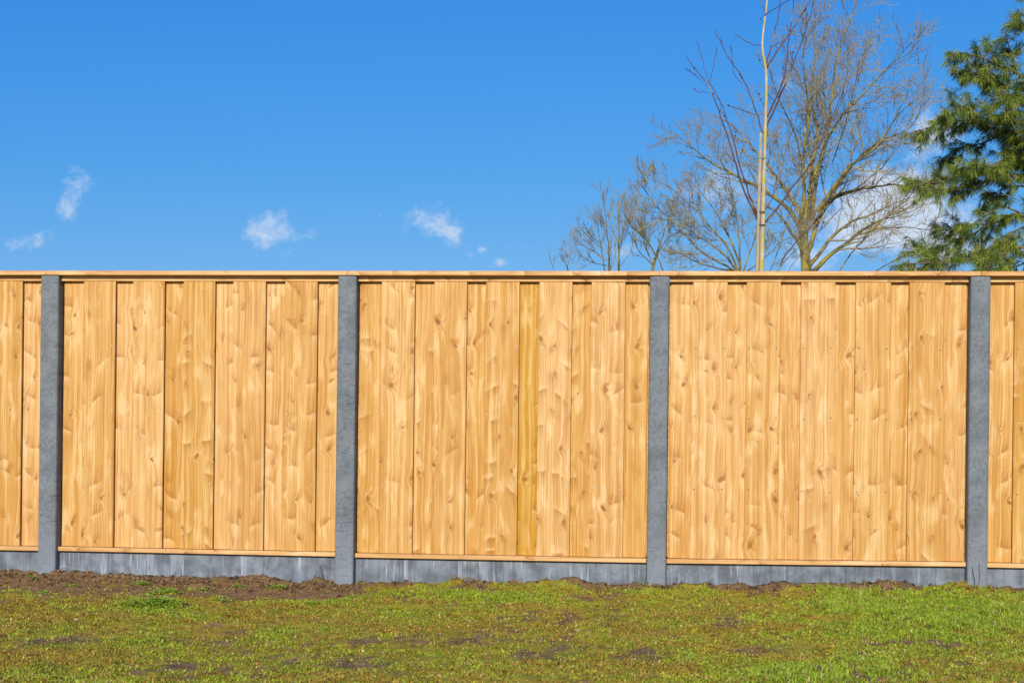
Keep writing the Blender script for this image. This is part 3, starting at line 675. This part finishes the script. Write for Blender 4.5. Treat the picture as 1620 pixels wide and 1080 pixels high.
# ------------------------------------------------------------------ pine on the right
PY = 9.5
base = at(1735, 440, PY + .6); base.z = 0
pine = link('pine_tree', None, None, None, (base.x, base.y, 0.02), label='green soft needled pine reaching its drooping branches over the fence', category='tree')
org = np.array(pine.location)
tb = Tubes(); tb.add([(base.x, base.y, z) for z in (-.1, .1, 1.5, 3.0, 4.5, 6.0, 7.5, 8.6)], [.21, .19, .17, .15, .12, .085, .045, .01], 12)
link('trunk', tb.build('trunk', org), M['bark_pine'], pine)
PL = [[(1722, 120), (1660, 62), (1632, 38), (1607, 30)], [(1722, 60), (1665, 15), (1636, -12), (1622, -25)], [(1725, 95), (1672, 40), (1640, 5)],
      [(1725, 200), (1650, 142), (1612, 118), (1580, 106), (1546, 86), (1518, 84)], [(1612, 118), (1600, 92), (1592, 62)], [(1580, 106), (1550, 118), (1519, 118)], [(1650, 142), (1600, 140), (1565, 128), (1548, 122)], [(1680, 165), (1630, 160), (1600, 150), (1585, 165)],
      [(1728, 310), (1650, 246), (1592, 206), (1560, 198), (1520, 186), (1482, 198), (1450, 210)], [(1560, 198), (1540, 180), (1528, 168), (1500, 180)], [(1592, 206), (1560, 226), (1524, 232), (1495, 248)], [(1650, 246), (1610, 220), (1596, 190), (1588, 178)], [(1640, 238), (1600, 250), (1560, 262), (1530, 260)],
      [(1728, 360), (1650, 300), (1592, 272), (1542, 274), (1502, 286), (1462, 290), (1436, 294)], [(1592, 272), (1560, 290), (1520, 300), (1476, 304)], [(1650, 300), (1610, 292), (1580, 300), (1560, 316)], [(1650, 300), (1620, 262), (1600, 244)],
      [(1730, 400), (1650, 352), (1612, 336), (1572, 352), (1530, 376), (1500, 388), (1478, 392)], [(1572, 352), (1540, 356), (1512, 362), (1490, 366)], [(1612, 336), (1590, 326), (1570, 330), (1556, 346)], [(1640, 350), (1610, 364), (1580, 384), (1556, 398)],
      [(1732, 440), (1650, 396), (1604, 386), (1562, 402), (1520, 414), (1470, 416), (1428, 416)], [(1604, 386), (1580, 410), (1560, 424)], [(1520, 414), (1480, 404), (1450, 396)], [(1650, 402), (1620, 416), (1600, 424), (1580, 430)], [(1668, 200), (1640, 196), (1622, 186)], [(1690, 240), (1640, 210), (1618, 200)], [(1700, 300), (1650, 270), (1622, 258)]]
# the sides of the crown that the picture does not show
HID = []
for k in range(26):
    zz = 2.3 + 6.0 * k / 25; a = random.uniform(-1.25, 1.9); ln = (2.6 - 2.0 * k / 25) * random.uniform(.75, 1.1)
    HID.append(np.array([(base.x + math.cos(a) * ln * t, base.y + math.sin(a) * ln * t, zz + .30 * ln * t - .22 * ln * t * t) for t in np.linspace(0, 1, 9)]))
lb = Tubes(); tips = []
for L in PL + HID:
    if isinstance(L, np.ndarray): full_limb, Q = False, L
    else:
        full_limb = L[0][0] > 1700; s0 = random.uniform(-.9, .5)
        Q = polyline(L, PY, s0, .006)
    if full_limb: Q = np.concatenate([[[base.x, base.y, Q[0][2] + .05]], Q])
    lb.add(Q, np.linspace(.030 if full_limb else .013, .005, len(Q)), 6)
    s = np.concatenate([[0], np.cumsum(np.linalg.norm(np.diff(Q, axis=0), axis=1))]); u = .25
    while u < s[-1]:
        i = max(0, min(len(Q) - 2, int(np.searchsorted(s, u)) - 1)); t = (u - s[i]) / (s[i + 1] - s[i] + 1e-9)
        p0 = Q[i] * (1 - t) + Q[i + 1] * t; tan = Q[i + 1] - Q[i]; tan /= np.linalg.norm(tan)
        for rep in range(2):
            sd = rng.normal(size=3); sd -= tan * sd.dot(tan); sd[2] *= .55; sd /= np.linalg.norm(sd)
            d = tan * .75 + sd * random.uniform(.5, 1.0) + np.array([0, 0, .05]); d /= np.linalg.norm(d)
            ln = random.uniform(.12, .42) * (1 - .35 * u / s[-1]); q = [p0]
            for k in range(4): d = d + rng.normal(0, .12, 3) + np.array([0, 0, -.02]); d /= np.linalg.norm(d); q.append(q[-1] + d * ln / 4)
            lb.add(q, np.linspace(.0055, .0025, 5), 4)
            for k in (1, 2, 3, 4):
                tips.append((q[k], d.copy()))
                if random.random() < .35: tips.append((q[k] + rng.normal(0, .03, 3), d + rng.normal(0, .5, 3)))
        u += random.uniform(.062, .110)
link('limb', lb.build('limb', org), M['bark_pine'], pine)
NV, NF, NC = [], [], []; nbase = 0; K = 22
cols = np.array([(.190, .250, .032), (.270, .310, .038), (.120, .180, .030), (.060, .105, .030), (.340, .340, .050)])
for p, d in tips:
    d = d / (np.linalg.norm(d) + 1e-9)
    Lq = rng.uniform(.075, .135, K); dirs = d[None, :] * .55 + rng.normal(0, .33, (K, 3)) + np.array([0, 0, -.36]); dirs /= np.linalg.norm(dirs, axis=1)[:, None]
    sidev = np.cross(dirs, rng.normal(size=(K, 3))); sidev /= np.linalg.norm(sidev, axis=1)[:, None] + 1e-9
    wdt = .0025
    b0 = p[None, :] + dirs * .004; midp = b0 + dirs * (Lq * .55)[:, None]; tip = b0 + dirs * Lq[:, None] + np.array([0, 0, -.016])
    V = np.stack([b0 - sidev * wdt * .6, b0 + sidev * wdt * .6, midp + sidev * wdt, midp - sidev * wdt, tip], 1)
    NV.append(V.reshape(-1, 3)); c = cols[rng.choice(5, p=[.3, .22, .24, .16, .08])] * rng.uniform(.8, 1.2)
    NC.append(np.repeat((c[None, :] * rng.uniform(.8, 1.2, (K, 1))), 5, 0))
    o5 = nbase + np.arange(K)[:, None] * 5
    NF.append(np.concatenate([o5 + np.array([[0, 1, 2]]), o5 + np.array([[0, 2, 3]]), o5 + np.array([[3, 2, 4]])], 1)); nbase += K * 5
nme = from_arrays('crown', np.concatenate(NV) - org, np.concatenate(NF), 3); tint(nme, np.concatenate(NC))
link('crown', nme, M['needles'], pine, kind='stuff')
print('pine tufts', len(tips))

# ------------------------------------------------------------------ grass and small things on the ground
def blades(n_try, name, label, seed):
    r = np.random.default_rng(seed)
    # candidates spread evenly over the picture's lawn, kept by cover
    d = r.random(n_try) ** 0.75
    y = -5.2 + (5.2 - 0.03) * d; hw = (y + CD) * .365 + .35
    x = CX + (y + CD) * math.tan(YAW) + r.uniform(-1, 1, n_try) * hw
    b, px, py = bare(x, y)
    lush = np.clip(np.exp(-((px - 1500) / 170) ** 2 - ((py - 965) / 42) ** 2) * 1.2 + np.exp(-((px - 1250) / 190) ** 2 - ((py - 1072) / 22) ** 2) + .9 * np.exp(-((px - 1380) / 90) ** 2 - ((py - 945) / 18) ** 2)
                   + .9 * np.exp(-((px - 250) / 50) ** 2 - ((py - 957) / 10) ** 2) + .6 * np.exp(-((px - 700) / 170) ** 2 - ((py - 940) / 14) ** 2) + (fbm(x, y, 2.2, 51) - .46) * 1.6, 0, 1)
    keep = r.random(n_try) < np.clip((1 - b) ** 2.0 * (.25 + .85 * lush + (fbm(x, y, 14.0, 83, 3) - .45) * 1.5) + .012, 0, 1)
    x, y, px, py, lush, b = x[keep], y[keep], px[keep], py[keep], lush[keep], b[keep]; n = len(x); z = gz(x, y) - .002
    kind = r.random(n); moss = fbm(x, y, 4.0, 61)
    L = (.007 + .009 * r.random(n) + .026 * lush ** 2 * r.random(n)) * np.where(kind > .975, 1.15, 1.0)
    wd = .0018 + .0022 * r.random(n)
    az = r.uniform(0, 2 * math.pi, n); lean = r.uniform(.35, 1.25, n) * (1 - .3 * lush); ta = r.uniform(0, 2 * math.pi, n)
    sx, sy2 = np.cos(az) * wd, np.sin(az) * wd
    lx, ly = np.cos(ta) * lean * L, np.sin(ta) * lean * L
    up1 = L * .62; up2 = L * np.clip(1.1 - lean * .55, .35, 1)
    z0 = np.zeros(n)
    P = np.stack([np.stack([x - sx, y - sy2, z], 1), np.stack([x + sx, y + sy2, z], 1),
                  np.stack([x + sx * .8 + lx * .4, y + sy2 * .8 + ly * .4, z + up1], 1), np.stack([x - sx * .8 + lx * .4, y - sy2 * .8 + ly * .4, z + up1], 1), np.stack([x + lx, y + ly, z + up2], 1)], 1)
    o5 = np.arange(n)[:, None] * 5
    Fq = np.concatenate([o5 + np.array([[0, 1, 2]]), o5 + np.array([[0, 2, 3]]), o5 + np.array([[3, 2, 4]])], 1)
    g1, g2, g3, g4, g5 = (np.array(c) for c in ((.245, .310, .018), (.355, .360, .036), (.330, .245, .024), (.375, .240, .042), (.480, .365, .170)))
    t = r.random(n); C = np.empty((n, 3))
    clump = fbm(x, y, 22.0, 71, 2); green = np.clip(.46 + .6 * lush - (moss - .5) * 3.2 + (clump - .5) * 1.6, .06, .97)
    C[:] = np.where((t < green)[:, None], np.where((r.random(n) < .55)[:, None], g1, g2), np.where((r.random(n) < .55)[:, None], g3, g4))
    lg = (r.random(n) < lush * .75) & (lush > .35); C[lg] = np.array((.255, .350, .024))
    C[kind > .975] = g5
    rust = (r.random(n) < .05) & (lush < .3); C[rust] = (.36, .13, .040)
    C *= r.uniform(.8, 1.4, (n, 1)) * (.66 + .76 * clump)[:, None]
    me = from_arrays(name, P.reshape(-1, 3), Fq, 3); tint(me, np.repeat(C, 5, 0))
    link(name, me, M['grass'], label=label, category='grass', kind='stuff')
    print(name, n)
blades(1100000, 'lawn_grass', 'short patchy mossy lawn grass in front of the fence', 77)

# crumbs of soil lying along the fence
r = np.random.default_rng(5); V0 = np.array([(0, 0, 1), (1, 0, 0), (0, 1, 0), (-1, 0, 0), (0, -1, 0), (0, 0, -1)], float)
F0 = np.array([(0, 1, 2), (0, 2, 3), (0, 3, 4), (0, 4, 1), (5, 2, 1), (5, 3, 2), (5, 4, 3), (5, 1, 4)])
n = 15000; x = r.uniform(-1.3, 7.2, n); y = -.006 - np.abs(r.normal(0, .42, n)); b, px, py = bare(x, y); k = r.random(n) < b ** 1.2; x, y = x[k], y[k]; n = len(x)
inpost = np.zeros(n, bool)
for cx, wd in pc: inpost |= (np.abs(x - cx) < wd / 2 + .012) & (y > POST_F - .012)
x, y = x[~inpost], y[~inpost]; n = len(x)
s = .0022 + .013 * r.random(n) ** 5
V = V0[None] * s[:, None, None] * r.uniform(.6, 1.35, (n, 6, 3)); V[:, :, 2] *= .75
V += np.stack([x, y, gz(x, y) + s * .25], 1)[:, None, :]
me = from_arrays('soil_crumbs', V.reshape(-1, 3), (F0[None] + np.arange(n)[:, None, None] * 6).reshape(-1, 3), 3)
cc = np.array([(.150, .088, .042), (.235, .146, .074), (.075, .044, .024)])[r.integers(0, 3, n)] * r.uniform(.7, 1.3, (n, 1)); tint(me, np.repeat(cc, 6, 0))
link('soil_crumbs', me, M['clod'], label='loose brown soil crumbs along the foot of the fence', category='soil', kind='stuff')

def weed(px, py, rad, n, label, group=None, tall=.5):
    rad *= 1.35; n = int(n * 1.6)
    p = on_ground(px, py); z = float(gz(p.x, p.y)); V, Fq = [], []
    for i in range(n):
        a = random.uniform(0, 2 * math.pi); d = rad * random.random() ** .6; L = random.uniform(.010, .022); w_ = L * random.uniform(.30, .48); el = random.uniform(.15, 1.1)
        cx, cy2 = math.cos(a) * d, math.sin(a) * d * .8; hz = float(gz(p.x + cx, p.y + cy2)) - z + random.uniform(.0, 1.0) * rad * tall * (1 - d / rad * .7)
        a2 = a + random.uniform(-.9, .9); dx_, dy_, dz_ = math.cos(a2) * math.cos(el), math.sin(a2) * math.cos(el), math.sin(el); sx_, sy_2 = -math.sin(a2), math.cos(a2)
        n0 = len(V)
        for t, s_ in ((0, .15), (.35, 1), (.75, .8), (1, .1)):
            for sg in (-1, 1): V.append((cx + dx_ * L * t + sx_ * w_ * s_ * sg, cy2 + dy_ * L * t + sy_2 * w_ * s_ * sg, hz + dz_ * L * t - L * .35 * t * t))
        for k in range(3): Fq.append((n0 + 2 * k, n0 + 2 * k + 1, n0 + 2 * k + 3, n0 + 2 * k + 2))
    tb = Tubes()
    o = link('weed_plant', None, None, None, (p.x, p.y, z), label=label, category='weed')
    if group: o['group'] = group
    link('leaves', from_arrays('leaves', V, Fq, 4), M['leaf'], o, kind='stuff')
    for i in range(5):
        a = random.uniform(0, 6.28); tb.add([(0, 0, -.01), (math.cos(a) * rad * .3, math.sin(a) * rad * .3, rad * tall * .4), (math.cos(a) * rad * .6, math.sin(a) * rad * .6, rad * tall * .6)], [.0015, .0012, .0008], 4)
    link('stem', tb.build('stem'), M['leaf'], o)
GW = 'small weeds scattered along the soil strip'
weed(242, 958, .13, 330, 'widest bright green weed patch on the lawn before the fence'); weed(262, 938, .07, 140, 'bright green weed patch in bare soil behind the widest patch')
for px, py, rad, n in ((222, 926, .045, 60), (318, 934, .030, 40), (378, 928, .035, 45), (440, 929, .050, 80), (50, 918, .035, 40), (112, 930, .03, 36), (490, 950, .03, 30), (1100, 928, .035, 50), (905, 916, .04, 50), (66, 940, .03, 40), (350, 948, .035, 40)):
    own = {440: 'round bushy green weed in bare soil, nearest to the leaning dry stalk', 905: 'small green weed growing beside the dry straw heap', 1100: 'small green weed at a base plate, alone between two concrete posts',
           222: 'small green weed in bare soil just behind the bright green weed patches', 490: 'small green weed at the lawn edge in front of the leaning dry stalk'}.get(px)
    weed(px, py, rad, n, own or 'small leafy green weed growing in the wide bare soil strip along the fence', GW)
weed(1289, 921, .026, 26, 'lone broad leafed green sprout against a concrete base plate', tall=1.2); weed(517, 917, .045, 60, 'green weed under the leaning dry stalk by a concrete post', tall=.8)

def strands(name, label, cat, px, py, n, spread, ln, rad, mat, lift, group=None):
    p = on_ground(px, py); z = float(gz(p.x, p.y)); tb = Tubes()
    for i in range(n):
        x, y = random.gauss(0, spread), random.gauss(0, spread * .3); y = max(min(y, -.012 - p.y), -.2); a = random.gauss(0, .5); e = random.uniform(-.1, .5); L = ln * random.uniform(.4, 1.1)
        h = float(gz(p.x + x, p.y + y)) - z + lift * math.exp(-(x / spread) ** 2) * random.random()
        d = np.array([math.cos(a) * math.cos(e) * random.choice((-1, 1)), -abs(math.sin(a)) * math.cos(e), math.sin(e)]); q = np.array([x, y, h])
        tb.add([q, q + d * L * .5 + np.array([0, 0, .003]), q + d * L + np.array([0, 0, -.004])], [rad, rad * .9, rad * .4], 3)
    o = link(name, None, None, None, (p.x, p.y, z), label=label, category=cat)
    link('strands', tb.build('strands'), mat, o, kind='stuff')
    if group: o['group'] = group
strands('straw_heap', 'small heap of dry straw on soil against a base plate', 'straw', 912, 921, 120, .085, .07, .0014, M['straw'], .035)
strands('straw_wisp', 'thin wisp of dry straw lying on low soil mound at base plate', 'straw', 730, 924, 45, .075, .07, .0013, M['straw'], .018)
strands('wood_splinters', 'reddish brown wood splinters lying on soil beside a post', 'splinter', 112, 908, 14, .030, .075, .0030, M['deadwood'], .012)
def stalk(label, pts, rad, mat, ybase):
    P = [at(px, py, ybase) for px, py in pts]; g = Vector((P[0].x, P[0].y, float(gz(P[0].x, P[0].y))))
    P[0] = g + Vector((0, 0, -.01)); tb = Tubes(); tb.add(P, np.linspace(rad, rad * .5, len(P)), 5)
    link('dry_stalk', tb.build('dry_stalk', g), mat, None, g, label=label, category='stalk')
stalk('leaning pale brown dry stalk standing in soil before a base plate', [(510, 920), (508, 908), (505.5, 896), (503, 888)], .0034, M['deadwood'], -.035)
stalk('thin dark dry stalk beside the leaning pale brown stalk', [(518, 920), (517.5, 906), (516.5, 893)], .0018, M['twig_dark'], -.030)
stalk('dark crooked dry stalk against the foot of a concrete post', [(1541, 928), (1542, 917), (1539.5, 907), (1538.5, 896)], .0022, M['twig_dark'], -.058)
stalk('brown crooked dry stalk against the foot of a concrete post', [(1547, 927), (1550.5, 913), (1549.5, 903), (1549.5, 890)], .0020, M['deadwood'], -.060)
def lump(name, px, py, s, mat, label, cat, flat=.6, group=None):
    p = on_ground(px, py); bm = bmesh.new(); bmesh.ops.create_icosphere(bm, subdivisions=2, radius=1)
    for v in bm.verts:
        k = 1 + .35 * mnoise.noise(v.co * 1.3 + Vector((px, py, 0))); v.co = Vector((v.co.x * s * k * 1.3, v.co.y * s * k, v.co.z * s * k * flat))
    me = bpy.data.meshes.new(name); bm.to_mesh(me); bm.free()
    o = link(name, me, mat, None, (p.x, p.y, float(gz(p.x, p.y)) + s * flat * .45), label=label, category=cat)
    if group: o['group'] = group
lump('pebble', 1311, 957, .010, M['stone'], 'single white pebble lying in the grass', 'pebble'); lump('stone', 1456, 988, .017, M['flint'], 'dark stone half sunk in the green grass', 'stone')
for px, py in ((1217, 1052), (120, 983), (914, 1003), (972, 1073)): lump('pebble', px, py, .006, M['stone'], 'tiny pale pebble half hidden in the mossy lawn', 'pebble', group='tiny pebbles in the lawn')
for px, py in ((1378, 964), (236, 982), (306, 970), (855, 932), (1125, 961)): lump('dead_leaf', px, py, .012, M['cone'], 'small curled rust brown dead leaf on the lawn', 'leaf', .3, 'dead leaves on the lawn')
